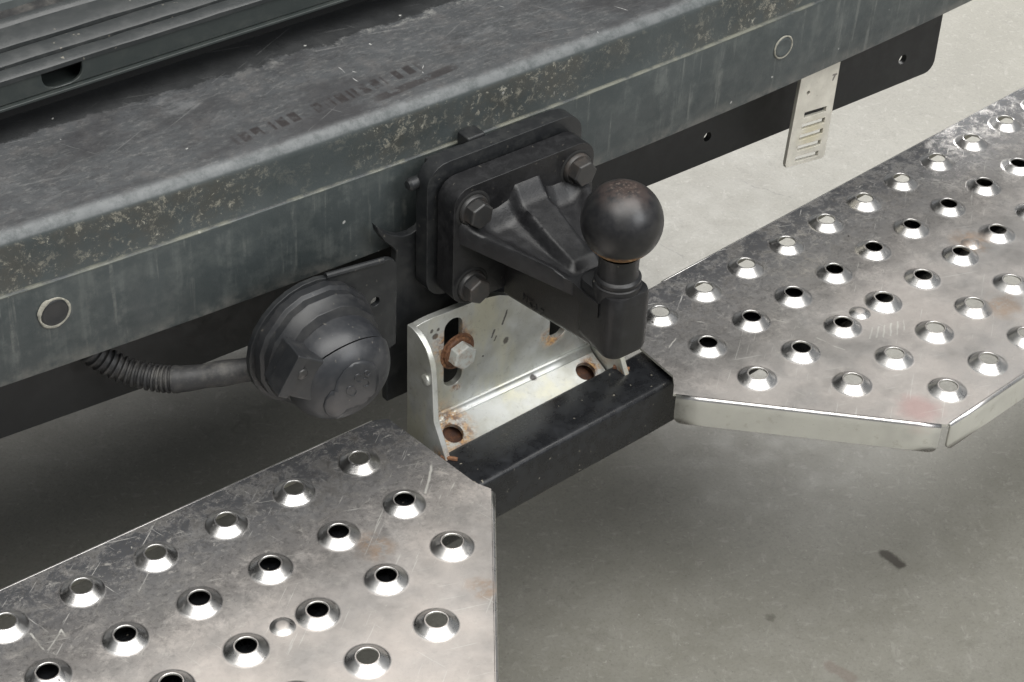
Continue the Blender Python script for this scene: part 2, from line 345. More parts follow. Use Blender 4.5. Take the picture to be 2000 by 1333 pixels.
for q, r in (((988,665),2.6),((850,658),2.2),((843,648),1.4),((943,695),.9),((856,645),1.5)): blk = m.mx(blk, m.spot(on2(*q,1,105), r, .3, m._w))
blk = m.mx(blk, m.spot(on2(1041,738,2,-196), 2.6, .3, m._w))
c = m.mix(m.mul(blk, .92), c, (.03,.022,.018)); c = m.mix(m.mul(rm, .92), c, rc)
GALV = m.out(c, m.add(m.mr(a, .3, .7, .34, .5), m.mul(rm, .3)), m.mul(m.ma('SUBTRACT', 1.0, m.mx(rm, blk)), .78), bump=m.add(b, a), bstr=.07, bdist=.5)

# stainless tread plate
m = Mat('stainless_tread'); a = m.noise(.02, 6, .65); b = m.noise(.09, 7, .72, dist=.6); f = m.noise(.5, 5, .7); br = m.noise(.06, 5, .7, stretch=(.25, 1.2, 1))
c = m.mix(m.mr(a, .3, .7), (.50,.485,.47), (.64,.63,.62))
c = m.mix(m.mul(m.mr(br, .45, .7), .3), c, (.38,.37,.365))
gr = m.mul(m.mr(m.ma('SUBTRACT', m.y, m.mul(m.mx(m.x, 0.0), .08)), -20, 115), 1.0)    # grime deepened towards the bumper, painting in its dark reflection
flat = m.mr(m.nz, .93, .985)
warm_refl = m.mul(flat, m.mr(m.noise(.012, 5, .6), .32, .62, .45, .85), m.mixf(gr, 1.0, .25), m.mr(m.x, 60, 100, 1, .75)); c = m.mix(warm_refl, c, (.66,.59,.54))  # warm pale tone painting a bright reflection into the flats, strongest at front
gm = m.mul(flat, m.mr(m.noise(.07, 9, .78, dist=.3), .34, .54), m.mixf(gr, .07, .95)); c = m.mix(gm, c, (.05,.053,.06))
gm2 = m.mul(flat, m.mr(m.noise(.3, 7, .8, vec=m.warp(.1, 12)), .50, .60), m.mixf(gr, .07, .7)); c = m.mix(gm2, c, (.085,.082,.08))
side = m.mul(m.ma('SUBTRACT', 1.0, m.mr(m.ma('ABSOLUTE', m.nz), .1, .4)), m.mr(m.noise(.05, 6, .7), .3, .65, .75, .95)); c = m.mix(side, c, (.60,.59,.53))
c = m.mix(m.mul(side, m.mr(m.noise(.12, 6, .75), .56, .66), .4), c, (.33,.30,.24))
gm3 = m.mul(flat, m.mr(m.noise(.25, 7, .8, vec=m.warp(.08, 15), stretch=(.5,1.3,1)), .56, .64), .5); c = m.mix(gm3, c, (.66,.63,.58))
sp = m.mul(flat, m.ma('SUBTRACT', 1.0, m.mr(m.voro(.09, vec=m.warp(.15, 9)), .03, .08)), m.mr(m.noise(.015, 3), .45, .6)); c = m.mix(m.mul(sp, .7), c, (.72,.70,.64))
dk = m.ma('SUBTRACT', 1.0, m.mr(m.voro(.028, vec=m.warp(.3, 4)), .018, .03)); c = m.mix(m.mul(dk, .85), c, (.03,.025,.025))
wp = m.warp(.08, 16); st = None
for q, r in (((735,1070),11),((1897,472),13),((945,1150),9),((1960,600),12)):
    e = m.spot(on2(*q,2,-190), r, .6, wp); st = e if st is None else m.mx(st, e)
stm = m.mul(st, m.mr(m.noise(.12, 6, .7), .34, .58), .55); c = m.mix(stm, c, (.46,.29,.17))
pk = m.mul(m.spot(on2(1795,800,2,-190), 13, .6, m.warp(.1, 14)), .35); c = m.mix(pk, c, (.62,.28,.27))
m._w = m.warp(.05, 5); sc = None
def P2(a): return on2(*a, 2, -190)
SCR = [((845,905),(832,962),1.2),((1640,470),(1700,480),.5),((1500,620),(1560,640),.5),((1595,660),(1650,685),.9),((1350,625),(1420,640),.7),((1300,690),(1320,660),.7),((60,1240),(90,1275),.8),((90,1275),(120,1230),.8),((120,1230),(140,1262),.8)]
for k in range(6): x = 1700+k*13; SCR.append(((x,662-k*2),(x+4-k*.5,640-k*3),.9))
for a_, b_, wd in SCR:
    e = m.seg(P2(a_), P2(b_), wd); sc = e if sc is None else m.mx(sc, e)
c = m.mix(m.mul(sc, flat, .8), c, (.75,.73,.68))
scr = m.mul(flat, m.mx(m.scratch(20, .5, .66, .70, .04), m.scratch(-38, .45, .67, .71, .05), m.scratch(75, .4, .68, .72, .05)), .6); c = m.mix(scr, c, (.75,.73,.69))
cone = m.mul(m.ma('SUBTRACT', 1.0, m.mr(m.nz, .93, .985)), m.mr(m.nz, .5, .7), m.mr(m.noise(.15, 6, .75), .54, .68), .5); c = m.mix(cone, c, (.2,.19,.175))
dirt_refl = m.mx(gm, gm2, stm, warm_refl, side, cone)  # grime, rust and the painted reflection tones together
TREAD = m.out(c, m.add(m.mr(b, .3, .7, .24, .36), m.mul(dirt_refl, .18)), m.ma('SUBTRACT', 1.0, m.mul(dirt_refl, .62)), bump=m.add(m.mul(f, .5), b, m.mul(gm2, 1.0)), bstr=.10, bdist=.5)

# ------------------------------------------------------------------ floor
o = MB().add([(-4000,-3500,-400),(5000,-3500,-400),(5000,5500,-400),(-4000,5500,-400)], [(0,1,2,3)]).obj('floor', CONCRETE); o['kind'] = 'structure'

# ------------------------------------------------------------------ vehicle rear
def bow(x): return 138 + 16*((x-80)/420)**2
veh = thing('parked_vehicle', 'dark grey vehicle rear with a scuffed dirty ledge bumper and ribbed door sill', 'vehicle', (0, 300, -400))
prof = [(30,-64),(4,-69),(2,-71.5),(.6,-71.2),(0,-69.5),(-1,-40),(-1.5,-10),(-1.35,-9.1),(-.8,-8.6),(.1,-8.45),(.3,-8),(.6,6)]
R = 9.5; zc = 20.5; yc = 0.6+R
for k in range(0, 11): a = math.radians(180-k*9*0.97); prof.append((yc+R*math.cos(a), zc+R*math.sin(a)))
prof += [(40,30.6),(75,31.2),(110,32),(160,33)]
xs = [-800+ k*25 for k in range(0, 71)]
mb = MB(); mb.grid([[(x, bow(x)+dy, z) for dy, z in prof] for x in xs], flip=True)
bumper = mb.obj('bumper', BUMPER, veh, smooth=28)
# round plugs in the bumper face, sitting in a rim of dried dirt
for px, py, r in ((106,610,9.6),(1529,92,8.6)):
    p = on(px, py, 1, 137); p = on(px, py, 1, bow(p.x)-1.2)
    f_ = 1.0 if px < 500 else .5
    MB().lathe([(r-.5,-.6),(r-.9,.1),(r-1.6,.55),(r-2.6,.6),(r-3.4,.35),(.01,.3)], 40, FY(p+Vector((0,-.7,0)))).obj('plug', BUMPER if px > 500 else PLATE, bumper)
    rowsr = [[], [], [], []]
    for k in range(48):
        a = 2*math.pi*k/48; t_ = f_*(.85+.35*math.sin(a*3+1)+.25*math.sin(a*7+px)+(.9 if 1.9 < a < 3.0 and px < 500 else 0)); dv = Vector((math.cos(a), 0, math.sin(a)))
        for j, (dr, h_) in enumerate(((-.4-t_*.9,-.2),(-.3-t_*.3,.75),(.1+t_*.3,.7),(.4+t_*.7,-.3))): rowsr[j].append(p + dv*(r+dr) + Vector((0,-.7-h_*.7,0)))
    MB().grid(rowsr, closed_u=True).obj('dirt_rim', RING, bumper)
# cross rail below the bumper
YR = 190
hs = [circ(on(1382,268,1,YR), 3.8, 20), circ(on(1763,117,1,YR), 4.4, 20)]
ra, rb, rc_, re = on(0,858,1,YR), on(275,760,1,YR), on(1300,350,1,YR), on(1806,144,1,YR); rt = on(1829,100,1,YR).x
rp = [(-900,YR,-20),(-900,YR,ra.z+6), tuple(ra), tuple(rb), tuple(rc_), tuple(re)]
rr_ = rt-re.x
rp += [(re.x+rr_*math.sin(math.radians(q)), YR, re.z+rr_-rr_*math.cos(math.radians(q))) for q in (20,40,60,80,90)] + [(rt,YR,-20)]
rail = MB().prism(rp, (0,5,0), hs).obj('cross_rail', RAIL, veh, bevel=.8)
MB().box((-900,200,-75),(470,740,-60)).obj('underbody_shade', DARK, veh)  # unseen floor pan, added and sized to shade the floor
# sill: strip with a drain slot, ribbed seal above it, body panel
YS = 240
z0s = on(350,98,1,YS).z; z1s = on(350,98-46,1,YS).z
sl = []
sa, sb = on(80,140,1,YS), on(160,122,1,YS); cx = (sa.x+sb.x)/2; hw = (sb.x-sa.x)/2
for k in range(0, 13):
    a = math.pi + math.pi*k/12; sl.append((cx+hw*math.copysign(abs(math.cos(a))**.55, math.cos(a)), YS, z1s-1.5+13*math.copysign(abs(math.sin(a))**.6, math.sin(a))))
strip = MB().prism([(-800,YS,z0s),(950,YS,z0s),(950,YS,z1s),(-800,YS,z1s)], (0,2.5,0), [sl]).obj('sill_strip', SILL, veh, bevel=.7)
MB().box((-800,YS+22,z0s-30),(950,YS+24,z1s-6)).obj('sill_backing', DARK, veh)
MB().prism([(-800,YS-.5,z0s),(-800,YS-3.5,z0s+.4),(-800,YS-3.5,z0s-1.6),(-800,YS+20,z0s-2.2),(-800,YS+20,z0s)], (1750,0,0)).obj('sill_lip', SILL, veh, bevel=.5)
zz = z1s
def prof_obj(name, pr, mat, jitter=0.0, n=120):
    rows = []
    for i in range(n+1):
        x = -800+1750*i/n; rows.append([(x, YS+dy+(random.uniform(-1,1)*jitter if jitter else 0), zz+dz+(random.uniform(-1,1)*jitter if jitter else 0)) for dy, dz in pr])
    return MB().grid(rows, flip=True).obj(name, mat, veh, smooth=40)
prof_obj('lower_seal', [(3,-3),(-1,-2),(-1.5,1),(1,3),(6,3.2),(9,2),(9.6,-5),(13.8,-6),(14.4,1),(18,3.4),(23,4),(26,3),(26.5,-6)], SEAL, .25)
prof_obj('upper_seal', [(26.3,-7),(30.0,-7.5),(30.4,3),(34,5.5),(40,6.5),(46,7),(47.5,8.6),(50,9.8),(52,9.4),(53,4)], SEAL, .2)
prof_obj('dirt_channel', [(52,3),(56,2.5),(62,3.5),(68,4),(72,4.6)], HOSE, .7)
prof_obj('body_panel', [(70,2),(70,6),(70.5,9),(72.5,10),(76,10.4),(80,60),(90,220),(110,480),(150,900),(200,1300)], BODY)

# slotted tag hanging in front of the rail
tg = thing('slotted_tag', 'pale metal strip with five cut slots hanging below the bumper', 'metal tag', (331,153,-162))
A, B, C_, D = on(1565,157,1,153), on(1642,122,1,153), on(1610,308,1,153), on(1533,329,1,153)
def T(u, v): return (A*(1-u)+B*u)*(1-v) + (D*(1-u)+C_*u)*v
A = A + (A-D)*.22; B = B + (B-C_)*.22      # runs on up behind the bumper lip
ho = [circ(on(1579,182,1,153), 1.7, 16)]
for k, (a, b) in enumerate((((1571,226),(1614,213)),((1566,249),(1611,235)),((1562,270),(1607,256)),((1558,291),(1603,278)),((1553,312),(1598,300)))):
    pa, pb = on(*a,1,153), on(*b,1,153); dn = (D-A).normalized()*2.3; ho.append([pa+dn, pb+dn, pb-dn, pa-dn])
br = [D + (A-D).normalized()*3, D*.97+C_*.03, D*.06+C_*.94, C_*.985+B*.015, C_ + (B-C_).normalized()*5]
m = Mat('tag_metal'); a = m.noise(.08, 5, .6); b = m.noise(.4, 5, .7)
c = m.mix(m.mr(a, .35, .7), (.52,.50,.44), (.62,.60,.53)); c = m.mix(m.mul(m.spot(on2(1585,262,1,153), 11, .7, m.warp(.1, 8)), .5), c, (.50,.44,.25)); c = m.mix(m.mul(m.mr(b, .6, .7), .4), c, (.25,.23,.2))
m._w = m.warp(.3, 1.5); c = m.mix(m.mul(m.mx(m.seg(on2(1631,146,1,153), on2(1627,156,1,153), 1.3), m.seg(on2(1627,147,1,153), on2(1634,145,1,153), 1.0)), .8), c, (.06,.05,.05))
TAGM = m.out(c, .42, .35, bump=b, bstr=.05)
MB().prism([A] + br + [B], (0,3.2,0), ho).obj('tag_plate', TAGM, tg, bevel=.5)

# ------------------------------------------------------------------ tow hitch
hi = thing('tow_hitch', 'black cast tow hitch with ball coupling bolted to the bumper mount', 'tow hitch', (0,60,-100))
MB().prism(rrect(-62,62,-101,-.5,16,112), (0,12,0)).obj('spacer_plate', PLATE, hi, bevel=2, seg=3)
MB().prism(rrect(-56,56,-97.5,-9,13,92), (0,17,0)).obj('flange', CAST, hi, bevel=3.0, seg=4)
# mount behind it, with a curled lip on its left
pts = []
for q in ((735,442),(748,452),(765,459),(785,462),(803,457),(818,447),(829,432),(835,410),(837,380)): pts.append(on(*q,1,126))
lip = pts[:]
po = [Vector((p.x,126,p.z)) for p in lip] + [Vector((-50,126,-6)), Vector((52,126,-6)), Vector((55,126,-118)), Vector((76,126,-135)), Vector((76,126,-210)), Vector((-62,126,-210)), Vector((-64,126,-184)), Vector((-84,126,-184)), Vector((-84,126,-140))]
po += [on(*q,1,126) for q in ((769,640),(771,560),(773,510),(774,492),(767,484),(752,474),(738,455))]
MB().prism(po, (0,6,0)).obj('mount_plate', PLATE, hi, bevel=1)
MB().box((-22,124,-9),(-8,136,1.5)).obj('mount_lug', PLATE, hi, bevel=1.5)
MB().lathe([(.01,3),(3,2.6),(4.2,1),(4.2,-8)], 20, (Vector((-66,124,-16)), Vector((-1,0,0)), Vector((0,1,0)), Vector((0,0,1)))).obj('stud', PLATE, hi)
def hexbolt(parent, c, af, hh, wr, wh, mat, rot=0, name='bolt', wname=True):
    c = Vector(c); R6 = af/math.sqrt(3)
    b = MB()
    rows = []
    for k, (rr, h) in enumerate(((1.0,0),(1.0,hh-.9),(.9,hh),(.001,hh+.15))):
        rows.append([c + Vector((math.cos(rot+math.pi/3*j)*R6*rr, -wh-h, math.sin(rot+math.pi/3*j)*R6*rr)) for j in range(6)])
    b.grid(rows, closed_u=True)
    o = b.obj(name, mat, parent, bevel=.5, smooth=25)
    MB().lathe([(wr,0),(wr,wh*.6),(wr-.8,wh),(R6*.75,wh+.05)], 36, FY(c)).obj('washer', mat, o)
    MB().lathe([(wr+.2,.4),(wr+1.4,.5),(wr+2.4,.1)], 36, FY(c)).obj('shadow_rust_ring', DARK, o)  # dark ring painting the washer's shadow; recoloured as rust on the bracket bolt
    return o
for k, (x, z) in enumerate(((-41.5,-26.5),(41.5,-26.5),(-41.5,-84.7),(41.5,-84.7))): hexbolt(hi, (x,92,z), 15.8, 7.5, 10.8, 3.0, STEELB, (.35,.1,.5,.2)[k])
# cast arm: ribbed web over a stem, running into the ball block
def sm(a, b, t): t = max(0, min(1, (t-a)/(b-a))); return t*t*(3-2*t)
NY, NX = 64, 72
top, bot = [], []
for i in range(NY+1):
    Y = 93 - (93+2)*i/NY
    hwid = 16 + 36*max(0, (Y-22)/70)**1.05 if Y > 22 else 16
    zt = -54 + 15*max(0,(Y-10)/82)**1.1 if Y > 10 else -54
    r1, r2 = [], []
    for j in range(NX+1):
        v = -1+2*j/NX; x = v*hwid
        rimh = 3.0*sm(.72,.93,abs(v))*(1-sm(.97,1.02,abs(v))*.8)*sm(24,40,Y)
        ribw = 7.5 + 2.5*(Y/92); rib = (1-max(0,min(1,(abs(x-1)-ribw)/4.6)))*sm(26,34,Y)
        ribh = rib*(4.5+ 9.5*sm(30,92,Y)*.55)
        pocket = -2.5*sm(.25,.45,abs(v))*(1-sm(.62,.85,abs(v)))*sm(32,50,Y)
        fil = 9*sm(80,93,Y)**1.6*(1-.75*sm(.82,1,abs(v)))
        r1.append((x, Y, zt+rimh+ribh+pocket+fil))
        r2.append((x*.985, Y, zt-10 - 3*(1-abs(v)) - 8*sm(82,93,Y)**2*(1-abs(v))))
    top.append(r1); bot.append(r2)
b = MB(); b.grid(top); b.grid(bot, flip=True)
for jj, fl in ((0, True), (NX, False)): b.grid([[top[i][jj] for i in range(NY+1)], [bot[i][jj] for i in range(NY+1)]], flip=fl)
# stem
st_ = []
for i in range(13):
    Y = 93 - 93*i/12; zb = -106 + 14*(i/12); hw = 13.5 + .8*(i/12); ztp = -50-8*(i/12)
    st_.append([(-hw,Y,ztp),(-hw,Y,zb+4),(-hw+1.2,Y,zb+1.2),(-hw+4,Y,zb),(hw-4,Y,zb),(hw-1.2,Y,zb+1.2),(hw,Y,zb+4),(hw,Y,ztp)])
b.grid(st_, closed_u=True)
# ball block: a squared boss with a rounded rear
def boss(hw, dep, rr, n=6):
    o_ = []
    for cx, cy, a0 in ((hw-rr, 14, 0), (-hw+rr, 14, 90), (-hw+rr, -dep+rr, 180), (hw-rr, -dep+rr, 270)):
        for k in range(n+1): a = math.radians(a0+90*k/n); o_.append((cx+rr*math.cos(a), cy+rr*math.sin(a)))
    return o_
rows = []
for hw, dep, z in ((9,10,-93.5),(12.5,13.5,-93),(15,15.6,-91),(15.8,16.4,-88),(15.8,16.4,-55),(15.6,16.2,-50),(14.8,15.4,-47.2),(12,13,-46.4),(4,6,-46)):
    rows.append([(x+.8,y,z + (3.5*sm(-5,14,y) if z < -80 else 0)) for x, y in boss(hw, dep, min(8, hw*.6))])
b.grid(rows, closed_u=True)
k0 = len(b.v)-len(rows[0]); b.f.append(tuple(range(k0, len(b.v)))); b.f.append(tuple(range(len(b.v)-len(rows[0])*len(rows)+len(rows[0])-1, len(b.v)-len(rows[0])*len(rows)-1, -1)))
arm = b.obj('arm', CASTW, hi, smooth=50)
# cast marks on the stem
cu = bpy.data.curves.new('cast_mark', 'FONT'); cu.body = 'HK4 7'; cu.size = 7.5*S; cu.extrude = .35*S; cu.space_character = 1.15
tmp = bpy.data.objects.new('tmp', cu); col.objects.link(tmp); bpy.context.view_layer.update()
me = bpy.data.meshes.new_from_object(tmp.evaluated_get(bpy.context.evaluated_depsgraph_get())); bpy.data.objects.remove(tmp)
me.materials.append(STEELB); t = bpy.data.objects.new('cast_mark', me); col.objects.link(t); t.parent = arm
aY = on(1020,575,0,-13.8)
t.matrix_local = Matrix.Translation(W((-13.9,aY.y,aY.z-3.5))-Vector(hi['org'])) @ Matrix(((0,0,-1,0),(-1,0,0,0),(0,1,0,0),(0,0,0,1))) @ Matrix.Rotation(math.radians(-3),4,'Z')
# ball, neck and collar
pr = [(15.2,-54),(15.2,-45),(14.9,-43.6),(13.9,-43.0),(13.9,-42.0),(14.6,-41.4),(14.6,-39.6),(13.8,-38.6),(12.9,-38),(12.5,-36),(12.4,-30),(12.6,-26),(13.2,-22.6)]
zz0 = -math.sqrt(25**2-13.4**2)
a0 = math.asin(zz0/25)
sph = [(25*math.cos(a0+(math.radians(74)-a0)*k/26), 25*math.sin(a0+(math.radians(74)-a0)*k/26)) for k in range(27)]
MB().lathe(pr, 48).obj('ball_neck', CAST, hi, smooth=30)
MB().lathe([(13.0,-21.0)] + sph + [(6.2,24.15),(.01,24.2)], 64).obj('ball', BALL, hi, smooth=30)

# ------------------------------------------------------------------ bracket with crossbar under the hitch
bk = thing('step_bracket', 'galvanised rust-stained bracket with slots under the tow hitch', 'bracket', (0,100,-230))
top_ = [(-78,105,-112),(-70,105,-110.5),(-62,105,-110.2),(-24,105,-111.5),(-8,105,-114.8),(20,105,-128),(60,105,-146),(72,105,-152),(78,105,-160)]
hs = [slot(-45,-146,15,56,105), slot(45,-146,15,56,105)]
MB().prism(top_ + [(78,105,-192),(-78,105,-192)], (0,5,0), hs).obj('back_plate', GALV, bk, bevel=.4)
# folded shelf at the foot, running under the crossbar
sh = []
for k in range(7): a = math.radians(k*11); sh.append((105-7*(1-math.cos(a)), -192-7*math.sin(a)))
rows = [[(x, y, z) for y, z in sh] for x in (-74,-40,0,40,74)]
o = MB().grid(rows).obj('shelf_bend', GALV, bk, smooth=60); md = o.modifiers.new('s', 'SOLIDIFY'); md.thickness = 4*S; md.offset = 0
y_, z_ = sh[-1]; dsh = Vector((0,-12,-5)).normalized(); nsh = Vector((0,5,-12)).normalized(); q0 = Vector((0, y_, z_)) - nsh*2
ux_ = Vector((1,0,0))
MB().prism([q0-ux_*74, q0+ux_*74, q0+ux_*74+dsh*34, q0-ux_*74+dsh*34], nsh*4, [circ(q0+ux_*x+dsh*11, 7.2, 28, ux_, dsh) for x in (-55, 60)]).obj('shelf', GALV, bk, bevel=.4)
RUSTY0 = paint('rusty_underside', (.05,.02,.011), (.15,.062,.025), (.6,.8), .9, .3, 0, .2)
for x in (-55, 60):
    MB().prism([q0+nsh*9+ux_*(x-14)-dsh*6, q0+nsh*9+ux_*(x+14)-dsh*6, q0+nsh*9+ux_*(x+14)+dsh*30, q0+nsh*9+ux_*(x-14)+dsh*30], nsh*2).obj('backing_tab', RUSTY0, bk)
fp = [(110,-111),(105,-110.7),(99,-111.6),(93.7,-114),(89,-118),(85.8,-123),(83.4,-128),(82.3,-134),(80.8,-150),(79.4,-172),(65.5,-196.5),(64,-206),(110,-232)]
for x in (-79, 75): MB().prism([(x,y,z) for y, z in fp], (4.2,0,0)).obj('side_flange', GALV, bk, bevel=.7)
MB().lathe([(4.2,-.5),(4.0,1.3),(3,2),(.01,2.3)], 20, (on(833,742,0,-79), Vector((-1,0,0)), Vector((0,1,0)), Vector((0,0,1)))).obj('weld_stud', GALV, bk)
RUSTY = paint('rusty_steel', (.10,.042,.02), (.30,.15,.07), (.6,.8), .8, .3, 0, .25); ZINC = paint('zinc_bolt', (.40,.42,.40), (.22,.13,.07), (.4,.55), .75, .15, 0, .16)
hb = hexbolt(bk, on(893,686,1,105), 16.5, 7.5, 11.5, 2.6, ZINC, .3)
for ch in [o_ for o_ in bpy.data.objects if o_.parent == hb]: ch.data.materials[0] = RUSTY
# crossbar, a square tube welded to the bracket's flanges; slightly turned
cb = thing('crossbar', 'glossy black square tube joining the two perforated steps', 'crossbar', (10,57,-236))
yaw = math.radians(2.6); cy_, sy_ = math.cos(yaw), math.sin(yaw); rows = []
sec = []
for cx, cz, a0 in ((16,-200,0),(-16,-200,90),(-16,-232,180),(16,-232,270)):
    for k in range(5): a = math.radians(a0+90*k/4); sec.append((cx+4*math.cos(a), cz+4*math.sin(a)))
for x, yy, zz_ in ((-560,50,-2),(-150,50.5,-1),(-60,54.2,0),(20,58,0),(80,60.6,0),(150,66,-1),(680,109,-2)): rows.append([(x-y*sy_, yy+y*cy_, z+zz_) for y, z in sec])
b = MB().grid(rows, closed_u=True); n_ = len(sec); b.f += [tuple(range(n_)), tuple(range(6*n_, 7*n_))]
b.obj('tube', TUBEP, cb, smooth=30)
for x in (-77, 77):   # weld beads where the flanges meet the tube
    pts = [(x-3+ k*1.6 + random.uniform(-.3,.3), 74+x*sy_-k*1.7, -195.6) for k in range(6)]
    MB().tube(pts, lambda i: 1.7+random.uniform(-.3,.3), 8).obj('weld_bead', RUSTY, cb)

sup = []
for x, yy in ((210,18),(680,58)): sup.append([(x, yy+(y+20)*1.0, z-4) for y, z in sec])
b = MB().grid(sup, closed_u=True); b.f += [tuple(range(n_)), tuple(range(n_, 2*n_))]
b.obj('under_tube', TUBEP, cb, smooth=30)
sup = [[(x, 12+y, z-4) for y, z in sec] for x in (-560, -150)]  # dark bar added under the left step to blacken its holes
b = MB().grid(sup, closed_u=True); b.f += [tuple(range(n_)), tuple(range(n_, 2*n_))]
b.obj('under_tube', TUBEP, cb, smooth=30)
# ------------------------------------------------------------------ trailer socket
so = thing('trailer_socket', 'black round trailer socket with closed lid on a dark mounting plate', 'socket', (-153,105,-135))
cS = Vector((-154,105,-87))
out_ = []
for k in range(20): a = math.radians(70+ k*(250/19)); out_.append((cS.x+45*math.cos(a), 105, cS.z+44*math.sin(a)))
out_ += [(-104,105,-122),(-91,105,-118),(-90,105,-66)] + [(-98+8*math.cos(math.radians(a)),105,-57.5+8*math.sin(math.radians(a))) for a in (0,20,40,60,80,95)]
MB().prism(out_, (0,4,0), [circ(on(733,590,1,105), 3.4, 20)]).obj('mounting_plate', PLATE, so, bevel=1.2, seg=3)
MB().tube([(-142,106,-44.2),(-120,106,-47),(-100,106,-49.6)], 2.2, 10).obj('plate_edge', PLATE, so)
# angled housing
def octo(r, y, rot=22.5, cut=.93):
    o_ = []
    for k in range(8):
        for e in (-1, 1):
            a = math.radians(rot+45*k+e*9); o_.append((cS.x+r*math.cos(a), y, cS.z+r*math.sin(a)))
    return o_
b = MB(); rows = [octo(42,105), octo(42,99.5), octo(40.5,98.5), octo(39.6,97.8), octo(39.6,92.5), octo(38.4,91), octo(36,84), octo(30,82)]
b.grid(rows, closed_u=True); b.obj('housing', RUBBER, so, smooth=28, bevel=.4)
# hooded dome
ax = Vector((-.03,-1,-.12)).normalized(); u = Vector((1,0,0)); u = (u-ax*u.dot(ax)).normalized(); v = u.cross(ax)*-1
dc = Vector((-153,82,-91))
def dome(R, dep, plane=None, keep=1, n=18):
    prof_ = [(R*1.0,-12)] + [(R*math.cos(math.radians(90*k/n))**.62 if k < n else .01, dep*math.sin(math.radians(90*k/n))) for k in range(n+1)]
    q = MB().lathe(prof_, 56, (dc, ax, u, v), cap0=True); return q
def cut_dome(name, R, dep, co, no, mat, extra=()):
    o = dome(R, dep).obj(name, mat, so, smooth=30)
    bm = bmesh.new(); bm.from_mesh(o.data); base = Vector(o['org'])
    for c_, n_ in [(co, no)] + list(extra):
        g = bmesh.ops.bisect_plane(bm, geom=bm.verts[:]+bm.edges[:]+bm.faces[:], plane_co=W(c_)-base, plane_no=Vector(n_), clear_outer=True)
        ed = [e for e in g['geom_cut'] if isinstance(e, bmesh.types.BMEdge)]
        bmesh.ops.holes_fill(bm, edges=ed, sides=0)
    bmesh.ops.recalc_face_normals(bm, faces=bm.faces)
    for e in bm.edges:
        e.smooth = not (len(e.link_faces) == 2 and e.calc_face_angle(0) > math.radians(30))
    for f in bm.faces: f.smooth = True
    bm.to_mesh(o.data); bm.free(); return o
pc = on(690,660,1,62); kn = Vector((0,2.1,1)).normalized()
cut_dome('hood', 33.4, 24.5, pc, -kn, LIDP)
lid = cut_dome('lid', 34.6, 27.5, pc-kn*1.5, kn, LIDP)
# raised badge moulded on the lid, following its curve
from mathutils.bvhtree import BVHTree
lb = Vector(lid['org']); bvh = BVHTree.FromPolygons([vv.co+lb for vv in lid.data.vertices], [tuple(p.vertices) for p in lid.data.polygons])
def on_lid(px, py, off):
    h_, n_, _, _ = bvh.ray_cast(W(CAM), (fwd*FPX + rgt*(px-1000) - upv*(py-666.5)).normalized())
    if h_ is None: return None
    p = Vector((h_.x/S, h_.y/S, (h_.z-H0)/S)); n_ = n_ if n_.dot(fwd) < 0 else -n_
    return p + n_*off
bo_ = [(770,950),(790,860),(850,770),(930,705),(1020,682),(1100,702),(1140,760),(1150,850),(1130,940),(1080,1020),(1000,1080),(900,1100),(850,1140),(800,1185),(740,1180),(690,1130),(670,1080),(690,1020),(740,955)]
bo_ = [(480+x/4.443, 550+y/4.443) for x, y in bo_]
def patch(poly, off, name, mat, par):
    v2 = [Vector(p) for p in poly]; ne = [(i, (i+1) % len(v2)) for i in range(len(v2))]
    x0, x1 = min(p.x for p in v2), max(p.x for p in v2); y0, y1 = min(p.y for p in v2), max(p.y for p in v2)
    st2 = max(1.5, (x1-x0)/14); yy = y0
    while yy < y1:
        xx = x0
        while xx < x1: v2.append(Vector((xx, yy))); xx += st2
        yy += st2
    ov, _, of, _, _, _ = delaunay_2d_cdt(v2, ne, [], 1, 1e-5)
    P3 = [on_lid(p.x, p.y, off) for p in ov]; fs = [f for f in of if all(P3[i] is not None for i in f)]
    P3 = [p if p is not None else Vector((-150,70,-90)) for p in P3]
    o_ = MB().add(P3, fs).obj(name, mat, par, smooth=50)
    bm = bmesh.new(); bm.from_mesh(o_.data); bmesh.ops.delete(bm, geom=[v_ for v_ in bm.verts if not v_.link_faces], context='VERTS')
    for f_ in bm.faces:
        if f_.normal.dot(fwd) > 0: f_.normal_flip()
    bm.to_mesh(o_.data); bm.free()
    md = o_.modifiers.new('s', 'SOLIDIFY'); md.thickness = (off+.8)*S; md.offset = -1
    return o_
bo = patch(bo_, .8, 'badge', LIDP, lid)
def ringpx(cx, cy, r, w_, a0=0, a1=360):
    A_ = [math.radians(a0+(a1-a0)*k/16) for k in range(17)]
    return [(cx+r*math.cos(a), cy+r*math.sin(a)) for a in A_] + [(cx+(r-w_)*math.cos(a), cy+(r-w_)*math.sin(a)) for a in reversed(A_)]
patch(ringpx(685,763,10.5,2.2,0,340), 1.2, 'moulded_mark', LIDP, bo)
patch(ringpx(700,738,9,2.4,60,300), 1.3, 'moulded_mark', LIDP, bo); patch(ringpx(712,746,9,2.6,-110,110), 1.3, 'moulded_mark', LIDP, bo); patch(ringpx(716,728,6,2.2,0,300), 1.3, 'moulded_mark', LIDP, bo)
